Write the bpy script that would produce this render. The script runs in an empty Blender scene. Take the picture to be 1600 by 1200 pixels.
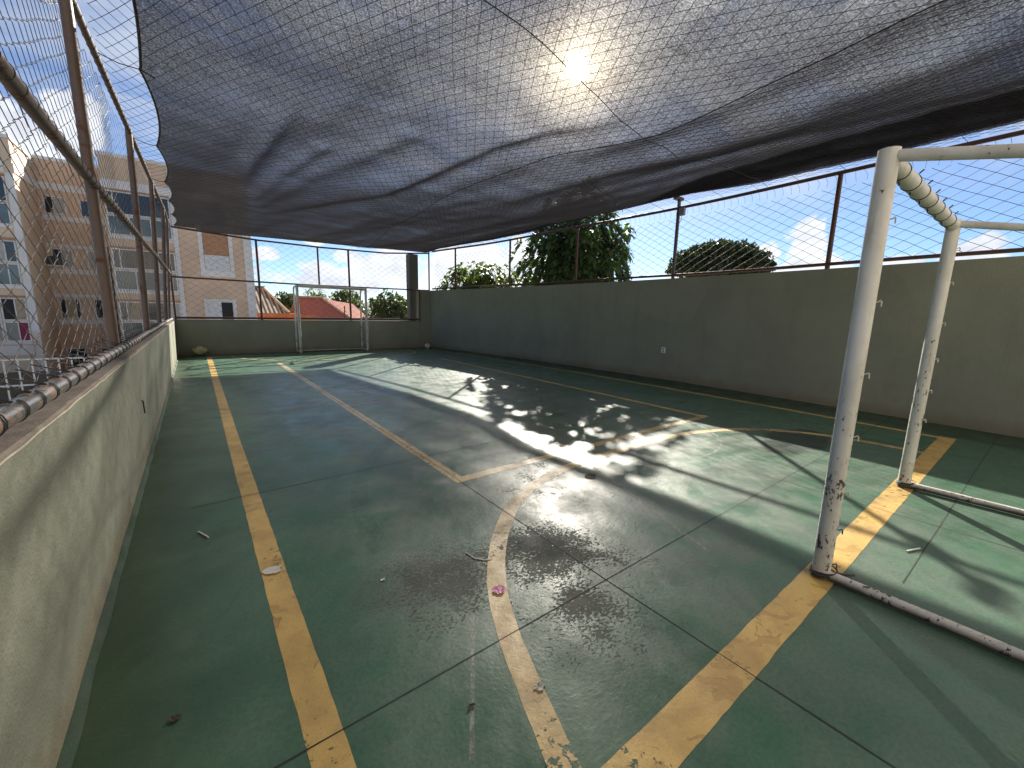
import bpy, bmesh, math, random
from mathutils import Vector, Matrix, noise
random.seed(7)
S = bpy.context.scene
COL = S.collection
PI = math.pi
R = math.radians

# ------------------------------------------------------------------ helpers
class MB:
    """collects shapes into one mesh"""
    def __init__(s): s.v = []; s.f = []; s.smooth = []
    def add(s, vs, fs, sm=False):
        b = len(s.v); s.v.extend(tuple(v) for v in vs)
        for f in fs: s.f.append(tuple(i + b for i in f)); s.smooth.append(sm)
        return s
    def box(s, x0, x1, y0, y1, z0, z1):
        v = [(x0,y0,z0),(x1,y0,z0),(x1,y1,z0),(x0,y1,z0),(x0,y0,z1),(x1,y0,z1),(x1,y1,z1),(x0,y1,z1)]
        return s.add(v, [(0,3,2,1),(4,5,6,7),(0,1,5,4),(1,2,6,5),(2,3,7,6),(3,0,4,7)])
    def tube(s, pts, r, n=8, cap=True, sm=True, radii=None):
        pts = [Vector(p) for p in pts]
        m = len(pts)
        if m < 2: return s
        vs = []; prev = None
        for i, p in enumerate(pts):
            a = pts[max(i-1,0)]; b = pts[min(i+1,m-1)]
            t = (b-a)
            if t.length < 1e-9: t = Vector((0,0,1))
            t.normalize()
            if prev is None:
                u = t.cross(Vector((0,0,1)))
                if u.length < 1e-3: u = t.cross(Vector((1,0,0)))
            else:
                u = prev - t*prev.dot(t)
                if u.length < 1e-6: u = t.cross(Vector((0.3,0.5,0.8)))
            u.normalize(); prev = u; w = t.cross(u)
            rr = radii[i] if radii else r
            for k in range(n):
                a_ = 2*PI*k/n
                vs.append(p + u*(rr*math.cos(a_)) + w*(rr*math.sin(a_)))
        fs = []
        for i in range(m-1):
            for k in range(n):
                k2 = (k+1) % n
                fs.append((i*n+k, i*n+k2, (i+1)*n+k2, (i+1)*n+k))
        s.add(vs, fs, sm)
        if cap and n > 2:
            b = len(s.v)
            s.add([vs[k] for k in range(n)], [tuple(range(n))[::-1]])
            s.add([vs[(m-1)*n+k] for k in range(n)], [tuple(range(n))])
        return s
    def ring(s, c, ax, R_, r, n=14, k=5):
        c = Vector(c); ax = Vector(ax).normalized()
        u = ax.cross(Vector((0,0,1)))
        if u.length < 1e-3: u = ax.cross(Vector((1,0,0)))
        u.normalize(); w = ax.cross(u)
        pts = [c + (u*math.cos(2*PI*i/n) + w*math.sin(2*PI*i/n))*R_ for i in range(n+1)]
        return s.tube(pts, r, k, cap=False)
    def build(s, name, mat, parent=None):
        me = bpy.data.meshes.new(name)
        me.from_pydata(s.v, [], s.f)
        me.polygons.foreach_set('use_smooth', s.smooth)
        if mat: me.materials.append(mat)
        me.update()
        o = bpy.data.objects.new(name, me); COL.objects.link(o)
        if parent is not None:
            o.parent = parent
            o.location = -Vector(parent.get('_at', (0,0,0)))
        return o

def tag(o, label=None, cat=None, group=None, kind=None):
    if label: o['label'] = label
    if cat: o['category'] = cat
    if group: o['group'] = group
    if kind: o['kind'] = kind
    return o
def thing(name, at, label, cat, group=None):
    o = bpy.data.objects.new(name, None); COL.objects.link(o)
    o.location = at; o['_at'] = tuple(float(a) for a in at)
    o.empty_display_size = .1
    return tag(o, label, cat, group)
def bevel(o, w=.01, seg=2):
    m = o.modifiers.new('bevel', 'BEVEL'); m.width = w; m.segments = seg; m.limit_method = 'ANGLE'
    return o

# ------------------------------------------------------------------ material DSL
class M:
    def __init__(s, name):
        s.m = bpy.data.materials.new(name); s.m.use_nodes = True
        s.t = s.m.node_tree; s.t.nodes.clear()
        s.out = s.t.nodes.new('ShaderNodeOutputMaterial')
    def n(s, typ, props=None, **inp):
        nd = s.t.nodes.new('ShaderNode' + typ)
        for k, v in (props or {}).items(): setattr(nd, k, v)
        for k, v in inp.items(): s.set(nd, k, v)
        return nd
    def set(s, nd, k, v):
        key = int(k[1:]) if (k[0] == 'i' and k[1:].isdigit()) else k.replace('_', ' ')
        sock = nd.inputs[key]
        if isinstance(v, bpy.types.NodeSocket): s.t.links.new(v, sock)
        elif isinstance(v, bpy.types.Node): s.t.links.new(v.outputs[0], sock)
        else:
            if isinstance(v, (tuple, list)) and len(v) == 3 and len(getattr(sock, 'default_value', (0,)*3)) == 4: v = (*v, 1)
            sock.default_value = v
    def math(s, op, a, b=None, c=None, clamp=False):
        nd = s.n('Math', {'operation': op, 'use_clamp': clamp}, i0=a)
        if b is not None: s.set(nd, 'i1', b)
        if c is not None: s.set(nd, 'i2', c)
        return nd.outputs[0]
    def co(s, kind='Object'): return s.n('TexCoord').outputs[kind]
    def map(s, v, scale=(1,1,1), loc=(0,0,0), rot=(0,0,0)):
        return s.n('Mapping', None, Vector=v, Scale=scale, Location=loc, Rotation=rot).outputs[0]
    def noise(s, v, scale, det=4, rough=.55, dist=0):
        return s.n('TexNoise', None, Vector=v, Scale=scale, Detail=det, Roughness=rough, Distortion=dist).outputs[0]
    def ramp(s, f, lo, hi, a=0.0, b=1.0, smooth=True):
        return s.n('MapRange', {'interpolation_type': 'SMOOTHSTEP' if smooth else 'LINEAR', 'clamp': True}, Value=f, From_Min=lo, From_Max=hi, To_Min=a, To_Max=b).outputs[0]
    def mix(s, f, a, b, mode='MIX'):
        nd = s.n('Mix', {'data_type': 'RGBA', 'blend_type': mode})
        s.set(nd, 'i0', f); s.set(nd, 'i6', a); s.set(nd, 'i7', b)
        return nd.outputs[2]
    def xyz(s, v):
        nd = s.n('SeparateXYZ', None, Vector=v); return nd.outputs
    def bump(s, h, strength=.3, dist=.01):
        return s.n('Bump', None, Strength=strength, Distance=dist, Height=h).outputs[0]
    def pbr(s, color, rough=.6, metal=0, normal=None, spec=.5, **kw):
        p = s.n('BsdfPrincipled', None, Base_Color=color, Roughness=rough, Metallic=metal)
        p.inputs['Specular IOR Level'].default_value = spec
        if normal is not None: s.set(p, 'Normal', normal)
        for k, v in kw.items(): s.set(p, k, v)
        return p.outputs[0]
    def done(s, shader):
        s.t.links.new(shader, s.out.inputs['Surface']); return s.m

def simple(name, col, rough=.6, metal=0, var=.15, scale=6, bumps=0, bscale=60, spec=.5):
    m = M(name); c = m.co()
    f = m.noise(c, scale, 5, .6)
    k = m.ramp(f, .3, .7, 1-var, 1+var)
    colr = m.mix(1.0, col, m.n('CombineColor', None, i0=k, i1=k, i2=k).outputs[0], 'MULTIPLY')
    nm = m.bump(m.noise(c, bscale, 4, .6), bumps, .01) if bumps else None
    return m.done(m.pbr(colr, m.ramp(f, .3, .7, rough-.06, rough+.06), metal, nm, spec))

# geometry constants (metres): x across the court, y along it, camera at x=0,y=0
LX = -.46          # inner face of the low side wall
FY = 15.8          # inner face of the end wall
NY = -4.2          # where the court meets the unseen bounce block added behind the camera
GZ = -4.6          # street level
def RWX(y): return 8.70 - .0082*(y-5.5)**2      # inner face of the tall wall (slightly bowed)
SUN = Vector((.6251, .6264, .4657)).normalized()

# ------------------------------------------------------------------ tuning
CLOUD = (.31,.325,.345); SUN_DISC = 60.0; AUR1 = 3.2; AUR2 = .30; EXPOSURE = 1.45
CLOTH_K = .87; CLOTH_TR = .5; CLOTH_TC = (.030,.028,.030,1)

# ------------------------------------------------------------------ materials
def mat_floor():
    m = M('green_floor_paint'); c = m.co(); x, y, z = m.xyz(c)
    n1 = m.noise(c, .55, 5, .6, .4); n2 = m.noise(c, 3.2, 6, .65, .3); n3 = m.noise(c, 60, 3, .6)
    col = m.mix(m.ramp(n1, .3, .7), (.040,.112,.064), (.064,.148,.090))
    col = m.mix(m.ramp(n2, .35, .75, 0, .55), col, (.080,.125,.086))
    # worn grey where people play
    dx = m.math('MULTIPLY', m.math('SUBTRACT', x, 3.4), .30); dy = m.math('MULTIPLY', m.math('SUBTRACT', y, 5.2), .17)
    d = m.math('SQRT', m.math('ADD', m.math('MULTIPLY', dx, dx), m.math('MULTIPLY', dy, dy)))
    worn = m.math('MULTIPLY', m.ramp(d, .40, 1.45, 1, 0), m.ramp(m.noise(c, 1.7, 7, .7, .6), .36, .62))
    col = m.mix(m.math('MULTIPLY', worn, .72), col, (.138,.148,.130))
    # long scuffs
    st = m.noise(m.map(c, (.7, 9, 1), rot=(0,0,.5)), 2.2, 6, .75, .5)
    col = m.mix(m.ramp(st, .58, .72, 0, .35), col, (.15,.165,.145))
    # moss and dirt along the two side walls
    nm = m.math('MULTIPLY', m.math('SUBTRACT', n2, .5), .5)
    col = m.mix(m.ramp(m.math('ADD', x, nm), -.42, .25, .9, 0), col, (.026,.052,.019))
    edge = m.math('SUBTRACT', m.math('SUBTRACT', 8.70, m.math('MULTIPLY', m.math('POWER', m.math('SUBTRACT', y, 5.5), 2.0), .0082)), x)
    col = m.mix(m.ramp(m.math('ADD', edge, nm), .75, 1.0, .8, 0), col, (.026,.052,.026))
    # paint flaked off in speckles round a few well-used spots
    spots = [(.98,1.85,.46,1.1),(1.62,1.72,.44,1.25),(1.45,1.2,.36,1.0),(1.9,1.45,.4,.7),(3.5,2.1,.5,.85),(2.75,2.85,.6,.75),(.62,1.85,.26,.55),(3.0,3.6,.8,.55),(4.2,2.55,.5,.7),(2.2,2.5,.5,.65)]
    tot = None
    for (sx, sy, sr, sa) in spots:
        ax = m.math('DIVIDE', m.math('SUBTRACT', x, sx), sr); ay = m.math('DIVIDE', m.math('SUBTRACT', y, sy), sr)
        g = m.math('MULTIPLY', m.math('EXPONENT', m.math('MULTIPLY', m.math('ADD', m.math('MULTIPLY', ax, ax), m.math('MULTIPLY', ay, ay)), -1.0)), sa)
        tot = g if tot is None else m.math('MAXIMUM', tot, g)
    fl = m.math('ADD', m.noise(m.map(c, (1, 1.5, 1), rot=(0,0,.7)), 46, 4, .7), m.math('MULTIPLY', m.math('SUBTRACT', m.noise(c, 5, 4, .6), .5), .55))
    thr = m.math('SUBTRACT', .785, m.math('MULTIPLY', tot, .34))
    flake = m.ramp(m.math('SUBTRACT', fl, thr), -.01, .03)
    flake = m.math('MULTIPLY', flake, m.ramp(tot, .10, .3))
    col = m.mix(m.math('MULTIPLY', flake, .85), col, (.040,.038,.030))
    brown = m.math('MULTIPLY', m.ramp(tot, .2, 1.0), m.ramp(m.noise(c, 8, 5, .7), .4, .65, 0, .4))
    col = m.mix(brown, col, (.085,.075,.055))
    # ragged dark oval towards the tall wall
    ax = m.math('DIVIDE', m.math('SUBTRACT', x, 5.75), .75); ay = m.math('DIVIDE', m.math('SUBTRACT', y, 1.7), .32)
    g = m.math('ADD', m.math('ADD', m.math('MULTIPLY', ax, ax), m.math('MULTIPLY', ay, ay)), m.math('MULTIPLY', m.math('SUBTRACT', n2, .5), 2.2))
    dark_patch = m.ramp(g, .7, 1.2, .8, 0)
    col = m.mix(dark_patch, col, (.016,.022,.018))
    for (sx, sy) in ((2.73,.6),(4.915,.6)):
        ax = m.math('SUBTRACT', x, sx); ay = m.math('SUBTRACT', y, sy)
        g2 = m.math('SQRT', m.math('ADD', m.math('MULTIPLY', ax, ax), m.math('MULTIPLY', ay, ay)))
        col = m.mix(m.ramp(m.math('ADD', g2, m.math('MULTIPLY', m.math('SUBTRACT', m.noise(c, 16, 4, .7), .5), .12)), .055, .13, .75, 0), col, (.07,.032,.018))
    col = m.mix(m.ramp(n3, .35, .72, 0, .38), col, (.025,.048,.036))
    grit = m.noise(c, 210, 2, .6)
    col = m.mix(m.ramp(grit, .62, .72, 0, .35), col, (.17,.185,.15))
    pit = m.noise(c, 24, 5, .75)
    col = m.mix(m.ramp(pit, .70, .73, 0, .55), col, (.03,.035,.028))
    r = m.math('ADD', m.ramp(n2, .3, .7, .27, .45), m.math('MULTIPLY', flake, .28))
    r = m.math('ADD', r, m.math('MULTIPLY', m.ramp(n1, .35, .65), .07))
    h = m.math('ADD', m.math('MULTIPLY', m.noise(c, 14, 6, .7), .5), m.math('SUBTRACT', m.math('MULTIPLY', n3, .22), m.math('MULTIPLY', flake, .55)))
    return m.done(m.pbr(col, r, 0, m.bump(h, .40, .008), .42))

def mat_paint(name, colr, dark, chips=.5, alpha=1.0):
    m = M(name); c = m.co()
    n1 = m.noise(c, 4, 6, .65, .4); n2 = m.noise(c, 26, 5, .7, .3)
    col = m.mix(m.ramp(n1, .35, .7, 0, .75), colr, dark)
    col = m.mix(m.ramp(m.noise(c, 90, 3, .6), .35, .75, 0, .32), col, dark)
    col = m.mix(m.ramp(m.noise(c, 2.3, 6, .75), .52, .72, 0, .55), col, (dark[0]*.45, dark[1]*.5, dark[2]*.6))
    e = m.math('ABSOLUTE', m.math('SUBTRACT', m.noise(c, 5.5, 3, .6, .8), .60))
    col = m.mix(m.ramp(e, 0, .012, .55, 0), col, (dark[0]*.5, dark[1]*.45, dark[2]*.4))   # rim of peeled coats
    n5 = m.noise(c, 5.5, 3, .6, .8)
    col = m.mix(m.ramp(n5, .60, .605, 0, .35), col, (dark[0]*.8, dark[1]*.72, dark[2]*.7))
    gone = m.ramp(m.math('ADD', n2, m.math('MULTIPLY', m.math('SUBTRACT', m.noise(c, 1.1, 4, .6), .5), .9)), .76-.22*chips, .80-.22*chips)
    vis = m.math('MULTIPLY', m.math('SUBTRACT', 1.0, gone), alpha)
    if alpha < 1: vis = m.math('MULTIPLY', vis, m.ramp(n2, .3, .65))
    p = m.pbr(col, m.ramp(n1, .3, .7, .34, .52), 0, m.bump(m.noise(c, 40, 5, .7), .35, .006), .5)
    mx = m.n('MixShader', None, i0=vis, i1=m.n('BsdfTransparent').outputs[0], i2=p)
    return m.done(mx.outputs[0])

def mat_wall(name, col, dirt, base_z=.0):
    m = M(name); c = m.co(); x, y, z = m.xyz(c)
    n1 = m.noise(c, .8, 5, .6, .3); n2 = m.noise(m.map(c, (1,1,.25)), 3.0, 6, .65)
    k = m.mix(m.ramp(n1, .3, .7), col, tuple(a*.86 for a in col))
    k = m.mix(m.ramp(n2, .5, .75, 0, .35), k, dirt)
    k = m.mix(m.ramp(m.math('ADD', z, m.math('MULTIPLY', m.math('SUBTRACT', n2, .5), .35)), .02, .22, .65, 0), k, (dirt[0]*1.05, dirt[1]*.85, dirt[2]*.7))
    drip = m.noise(m.map(c, (1,1,.05)), 4.5, 5, .7)
    k = m.mix(m.ramp(drip, .56, .74, 0, .30), k, tuple(a*.62 for a in col))
    spot = m.noise(c, 2.4, 2, .4)
    k = m.mix(m.ramp(spot, .64, .70, 0, .16), k, tuple(a*.7 for a in col))
    patch = m.noise(c, .45, 2, .3)
    k = m.mix(m.ramp(patch, .555, .562, 0, .22), k, tuple(min(1,a*1.18) for a in col))
    fine = m.noise(c, 85, 4, .65); mid = m.noise(c, 22, 5, .6)
    h = m.math('ADD', m.math('MULTIPLY', fine, .6), m.math('MULTIPLY', mid, .7))
    k = m.mix(m.ramp(fine, .3, .7, 0, .16), k, tuple(a*.45 for a in col))
    return m.done(m.pbr(k, .85, 0, m.bump(h, .55, .012), .25))

def mat_pipe(name, col, rust, rough=.5, amt=.5, metal=0, rustrough=.85):
    m = M(name); c = m.co()
    n1 = m.noise(c, 7, 6, .7, .3); n2 = m.noise(c, 45, 4, .7)
    f = m.ramp(m.math('ADD', n1, m.math('MULTIPLY', m.math('SUBTRACT', n2, .5), .35)), .66-.3*amt, .72-.3*amt)
    k = m.mix(m.ramp(n2, .3, .7, 0, .3), col, tuple(a*.6 for a in col))
    k = m.mix(f, k, rust)
    return m.done(m.pbr(k, m.ramp(f, 0, 1, rough, rustrough), m.ramp(f, 0, 1, metal, 0), m.bump(n2, .25, .004), .5))

def mat_goal():
    m = M('chipped_white_paint'); c = m.co('Object'); x, y, z = m.xyz(c)
    n1 = m.noise(m.map(c, (1,1,.5)), 6, 6, .65, .3); n2 = m.noise(m.map(c, (1,1,.6)), 38, 5, .72)
    k = m.mix(m.ramp(n1, .3, .7), (.65,.63,.575), (.50,.48,.42))
    k = m.mix(m.ramp(m.noise(m.map(c, (1,1,.12)), 30, 4, .6), .55, .75, 0, .45), k, (.26,.21,.15))
    low = m.ramp(z, .1, 1.7, .12, 0)
    chip = m.ramp(m.math('ADD', m.math('ADD', n2, low), m.math('MULTIPLY', m.math('SUBTRACT', n1, .5), .75)), .70, .72)
    k = m.mix(chip, k, (.055,.040,.030))
    foot = m.ramp(m.math('ADD', z, m.math('MULTIPLY', n1, .06)), .045, .085, .9, 0)
    k = m.mix(foot, k, (.05,.022,.014))
    return m.done(m.pbr(k, .45, 0, m.bump(m.math('SUBTRACT', n1, chip), .3, .006), .5))

def mat_cloth():
    m = M('black_shade_cloth'); c = m.co()
    g = m.n('NewGeometry')
    cosv = m.math('ABSOLUTE', m.n('VectorMath', {'operation': 'DOT_PRODUCT'}, i0=g.outputs['Incoming'], i1=g.outputs['Normal']).outputs['Value'])
    cosv = m.math('MAXIMUM', cosv, .06)
    fine = m.noise(c, 75, 3, .75); big = m.noise(c, 1.3, 5, .6, .5)
    row = m.noise(m.map(c, (.6, 26, 1)), 2.2, 4, .6)
    dens = m.math('MULTIPLY', m.ramp(fine, .32, .68, .45, 1.6), m.ramp(row, .3, .7, .86, 1.14))
    dens = m.math('MULTIPLY', dens, m.ramp(big, .3, .7, .86, 1.15))
    tau = m.math('DIVIDE', m.math('MULTIPLY', dens, CLOTH_K), cosv)     # threads in the way grow with the slant
    T = m.math('EXPONENT', m.math('MULTIPLY', tau, -1.0))
    thread = m.n('MixShader', None, i0=CLOTH_TR, i1=m.n('BsdfDiffuse', None, Color=(.018,.018,.019,1)).outputs[0], i2=m.n('BsdfTranslucent', None, Color=CLOTH_TC).outputs[0])
    mx = m.n('MixShader', None, i0=T, i1=thread.outputs[0], i2=m.n('BsdfTransparent').outputs[0])
    return m.done(mx.outputs[0])


def mat_leaf(name, a, b, tr=.35, rough=.45):
    m = M(name); g = m.n('NewGeometry')
    rnd = g.outputs['Random Per Island']
    k = m.mix(rnd, a, b)
    p = m.pbr(k, rough, 0, None, .4)
    t = m.n('BsdfTranslucent', None, Color=m.mix(1.0, k, (1.5,1.7,.6,1), 'MULTIPLY'))
    return m.done(m.n('MixShader', None, i0=tr, i1=p, i2=t.outputs[0]).outputs[0])

def mat_glass(name, col, rough=.08):
    m = M(name); c = m.co(); f = m.noise(c, .7, 3, .5)
    k = m.mix(m.ramp(f, .35, .65), col, tuple(a*.55 for a in col))
    return m.done(m.pbr(k, rough, 0, m.bump(m.noise(c, 1.2, 2), .05, .05), .6))

FLOOR = mat_floor()
YELLOW = mat_paint('yellow_line_paint', (.58,.395,.125), (.36,.225,.075), .42)
YWORN = mat_paint('worn_yellow_paint', (.54,.395,.165), (.31,.215,.095), .78)
WHITEWORN = mat_paint('faded_white_paint', (.40,.40,.34), (.26,.27,.22), .75)
GHOST = mat_paint('ghost_of_old_line', (.055,.13,.09), (.05,.115,.08), .5, .16)
GHOSTW = mat_paint('ghost_of_white_line', (.27,.29,.25), (.19,.21,.18), .5, .8)
GREY_P = mat_paint('grey_filler', (.30,.29,.26), (.22,.21,.19), 0)
JOINT = simple('joint_black', (.012,.013,.012), .7)
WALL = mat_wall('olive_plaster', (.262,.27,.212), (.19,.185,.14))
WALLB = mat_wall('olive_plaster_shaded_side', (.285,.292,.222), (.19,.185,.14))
CAP = mat_wall('bare_cement', (.24,.20,.165), (.12,.10,.08))
KERB = simple('green_skirting', (.012,.036,.014), .8, 0, .3, 5, .4, 40)
POST = mat_pipe('brown_painted_steel', (.115,.074,.055), (.12,.05,.026), .5, .35)
POSTR = mat_pipe('rusty_red_steel', (.075,.036,.028), (.12,.05,.028), .55, .45)
POSTG = mat_pipe('dark_grey_steel', (.06,.058,.052), (.12,.05,.028), .5, .4)
RAILW = mat_pipe('worn_galvanised_pipe', (.40,.37,.33), (.20,.12,.085), .26, .50, .85, .5)
WIRE = simple('galvanised_wire', (.12,.115,.11), .55, .35, .3, 20)
WIREB = simple('black_tie_wire', (.02,.018,.016), .5)
NETC = simple('dark_nylon_net', (.035,.033,.033), .55)
NETD = simple('grey_nylon_net', (.055,.055,.058), .75, spec=.2)
CORD = simple('black_cord', (.012,.012,.013), .7)
CLOTH = mat_cloth()
GOAL = mat_goal()
DARKST = simple('dark_tie', (.02,.018,.016), .6)
HOOKM = simple('white_hook', (.42,.40,.35), .5)

# ------------------------------------------------------------------ camera
cam = bpy.data.cameras.new('camera'); camo = bpy.data.objects.new('camera', cam); COL.objects.link(camo)
Rm = Matrix(((0.7935563980515897, 0.08544789591912491, -0.6024673436746437), (-0.6081083852542235, 0.1467298816141735, -0.7801759632448256), (0.02173556750783917, 0.9854790707693822, 0.1684000183510297)))
camo.matrix_world = Matrix.Translation((0,0,1.45)) @ Rm.to_4x4()
cam.sensor_width = 36; cam.sensor_fit = 'HORIZONTAL'; cam.lens = 640.667*36/1600
cam.clip_start = .05; cam.clip_end = 3000
S.camera = camo

# ------------------------------------------------------------------ ground and court slab
def subdiv_poly(name, mat, x0, x1, y0, y1, z, n, kind):
    m = MB(); vs = []; fs = []
    for j in range(n+1):
        for i in range(n+1): vs.append((x0+(x1-x0)*i/n, y0+(y1-y0)*j/n, z))
    for j in range(n):
        for i in range(n): a = j*(n+1)+i; fs.append((a, a+1, a+n+2, a+n+1))
    m.add(vs, fs); o = m.build(name, mat); o['kind'] = kind; return o
GROUND = simple('pale_dusty_ground', (.42,.385,.32), .95, 0, .4, .05)
subdiv_poly('ground', GROUND, -1500, 1500, -1500, 1500, GZ, 4, 'structure')

m = MB(); pts = []
N = 24
L = [(LX-.01, NY-.01+(FY-NY+.02)*i/N) for i in range(N+1)]
Rr = [(RWX(NY+(FY-NY)*i/N)+.01, NY-.01+(FY-NY+.02)*i/N) for i in range(N+1)]
vs = [(x,y,0) for x,y in L] + [(x,y,0) for x,y in Rr] + [(x,y,-.3) for x,y in L] + [(x,y,-.3) for x,y in Rr]
K = N+1
fs = [(i, K+i, K+i+1, i+1) for i in range(N)] + [(2*K+i, 2*K+i+1, 3*K+i+1, 3*K+i) for i in range(N)]
m.add(vs, fs)
floor = m.build('court_floor', FLOOR); floor['kind'] = 'structure'

def strip(name, pts, w, mat, z, jit=.0035, step=.05, taper=None):
    """painted line: a ribbon with a slightly uneven edge lying on the floor"""
    P = []
    pts = [Vector((p[0], p[1])) for p in pts]
    for a, b in zip(pts[:-1], pts[1:]):
        k = max(1, int((b-a).length/step))
        for i in range(k): P.append(a.lerp(b, i/k))
    P.append(pts[-1])
    vs = []; fs = []
    s0 = random.random()*100
    for i, p in enumerate(P):
        a = P[max(0,i-1)]; b = P[min(len(P)-1,i+1)]
        t = (b-a).normalized(); nrm = Vector((-t.y, t.x))
        h = w/2
        jl = noise.noise((p.x*9+s0, p.y*9, 1))*jit + noise.noise((p.x*40, p.y*40, s0))*jit*.5
        jr = noise.noise((p.x*9+s0, p.y*9, 7))*jit + noise.noise((p.x*40, p.y*40, s0+9))*jit*.5
        q = p + nrm*(h+jl); r_ = p - nrm*(h+jr)
        vs += [(q.x,q.y,z),(r_.x,r_.y,z)]
    for i in range(len(P)-1): fs.append((2*i, 2*i+1, 2*i+3, 2*i+2))
    return MB().add(vs, fs).build(name, mat, floor)

strip('side_line', [(.235,.55),(.235,5),(.265,15.0)], .118, YELLOW, .0008)
strip('goal_line', [(.18,.605),(7.58,.605)], .150, YELLOW, .0014)
def rsl(y): return 7.72 - .0055*(y-7)**2
strip('side_line', [(rsl(y), y) for y in [.53,1.5,3,5,7,9,11,13,14.9]], .10, YELLOW, .0009)
strip('goal_line', [(.2,15.0),(7.4,15.0)], .10, YELLOW, .0014)
strip('inner_court_line', [(1.735,2.94),(1.735,12.6)], .105, YWORN, .0008)
strip('inner_court_line', [(1.69,2.975),(6.02,2.975)], .105, YWORN, .0014)
strip('inner_court_line', [(5.93,2.93),(6.02,5.7),(6.16,11.7)], .10, YELLOW, .0009)
strip('inner_court_line', [(1.735,5.0),(1.735,12.5)], .035, WHITEWORN, .0014, .004)
arc = [(.78,.60),(.83,.75),(.93,1.05),(1.055,1.38),(1.23,1.70),(1.53,2.06),(1.90,2.36),(2.37,2.57),(2.97,2.675),(3.95,2.685),(4.6,2.66),(5.1,2.56),(5.6,2.36),(5.94,2.10),(6.22,1.75),(6.36,1.4),(6.42,1.0),(6.43,.62)]
# smooth the arc
sm = []
for i in range(len(arc)-1):
    p0 = Vector(arc[max(0,i-1)]); p1 = Vector(arc[i]); p2 = Vector(arc[i+1]); p3 = Vector(arc[min(len(arc)-1,i+2)])
    for k in range(6):
        t = k/6
        sm.append(tuple(.5*((2*p1)+(p2-p0)*t+(2*p0-5*p1+4*p2-p3)*t*t+(3*p1-p0-3*p2+p3)*t**3)))
sm.append(arc[-1])
strip('goal_area_arc', sm, .105, YWORN, .0011)
strip('goal_area_arc', [(p[0], 15.6-p[1]) for p in sm], .09, YWORN, .0011)
# remains of older markings
def circ(cx, cy, r, a0, a1, n=40): return [(cx+r*math.cos(R(a0+(a1-a0)*i/n)), cy+r*math.sin(R(a0+(a1-a0)*i/n))) for i in range(n+1)]
strip('old_circle_line', circ(3.95,7.75,.95,0,360), .05, GHOSTW, .0004)
strip('old_circle_line', circ(3.9,7.7,1.62,60,330), .06, GHOSTW, .0005)
strip('old_court_line', [(1.85,6.55),(3.2,6.4)], .09, GHOSTW, .0004)
strip('old_court_line', [(1.8,8.15),(3.1,8.05),(5.8,7.9)], .06, GHOSTW, .0006)
strip('old_court_line', [(1.8,10.1),(5.9,10.0)], .06, GHOSTW, .0004)
strip('old_court_line', [(.5,6.6),(1.6,6.5)], .05, GHOSTW, .0004)
strip('old_court_line', circ(3.75,2.3,2.95,180,100), .13, GHOST, .0004)
strip('old_court_line', circ(4.3,3.2,1.15,20,330), .03, GHOSTW, .0005)
strip('old_court_line', circ(3.3,4.2,.75,90,200), .10, GHOSTW, .0005)
strip('old_court_line', [(3.0,2.62),(2.45,1.1)], .03, GHOSTW, .0006)
strip('old_court_line', [(.95,1.5),(.6,.95)], .016, GHOSTW, .0006)
# saw-cut joints
for pts in ([(LX,1.305),(8.4,1.305)], [(-.13,3.63),(2.2,3.70),(8.3,3.75)], [(1.725,-1.6),(1.70,1.3),(1.725,3.0)], [(4.15,-1.6),(4.15,3.2)], [(6.6,-1.6),(6.6,3.5)], [(LX,6.6),(8.4,6.6)],[(LX,9.6),(8.4,9.6)],[(1.73,3),(1.735,12)],[(4.15,3.2),(4.15,14)], [(3.05,.3),(8.2,.22)]):
    w = .0055 if pts[0][1] < 3 else .0055
    strip('joint', pts, w, JOINT, .0019, .0015, .2)
# green mortar fillet along the wall foot
m = MB()
for (px, py, nx, ny, ln) in ((LX, NY, 1, 0, FY-NY),):
    k = 160; vs = []; fs = []
    for i in range(k+1):
        y = NY + ln*i/k; w = .030 + .010*noise.noise((0, y*3, 0)); h = .028 + .012*noise.noise((3, y*3.5, 0))
        vs += [(LX-.002, y, h), (LX+w*.45, y, h*.75), (LX+w, y, .002)]
    for i in range(k): fs += [(3*i,3*i+1,3*i+4,3*i+3),(3*i+1,3*i+2,3*i+5,3*i+4)]
    m.add(vs, fs, True)
m.build('mortar_fillet', KERB, floor)

# ------------------------------------------------------------------ parapet walls
def box_wall(name, mat, x0,x1,y0,y1,z0,z1, label):
    o = MB().box(x0,x1,y0,y1,z0,z1).build(name, mat); return tag(o, label, 'wall')
w = box_wall('parapet_wall', WALL, LX-.22, LX, NY-.2, FY+.2, GZ, 1.005, 'low olive plastered wall with brown cement cap running under the wire fence')
# coping with a crumbled edge
m = MB(); k = 240; vs = []; fs = []
for i in range(k+1):
    y = NY-.2 + (FY-NY+.4)*i/k
    e = LX + .004 + .007*noise.noise((y*4, 0, 5)) + .004*noise.noise((y*17, 2, 5))
    dz = .004*noise.noise((y*6, 4, 1))
    vs += [(LX-.225, y, 1.004), (LX-.225, y, 1.022+dz), (e-.008, y, 1.028+dz), (e, y, 1.020+dz), (e, y, 1.006)]
for i in range(k):
    for j in range(4): fs.append((5*i+j, 5*i+j+1, 5*i+j+6, 5*i+j+5))
m.add(vs, fs); m.build('coping', CAP, w)
EDGE = simple('pale_paint_edge', (.42,.38,.28), .8)
m = MB(); pts = [(LX+.004+.006*noise.noise((NY+i*.06)*4*Vector((1,0,0))+Vector((0,0,5))), NY+i*.06, 1.012+.004*noise.noise((i*.3,0,0))) for i in range(int((FY-NY)/.06))]
m.tube(pts, .0045, 4); m.build('paint_ridge', EDGE, w)

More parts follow.
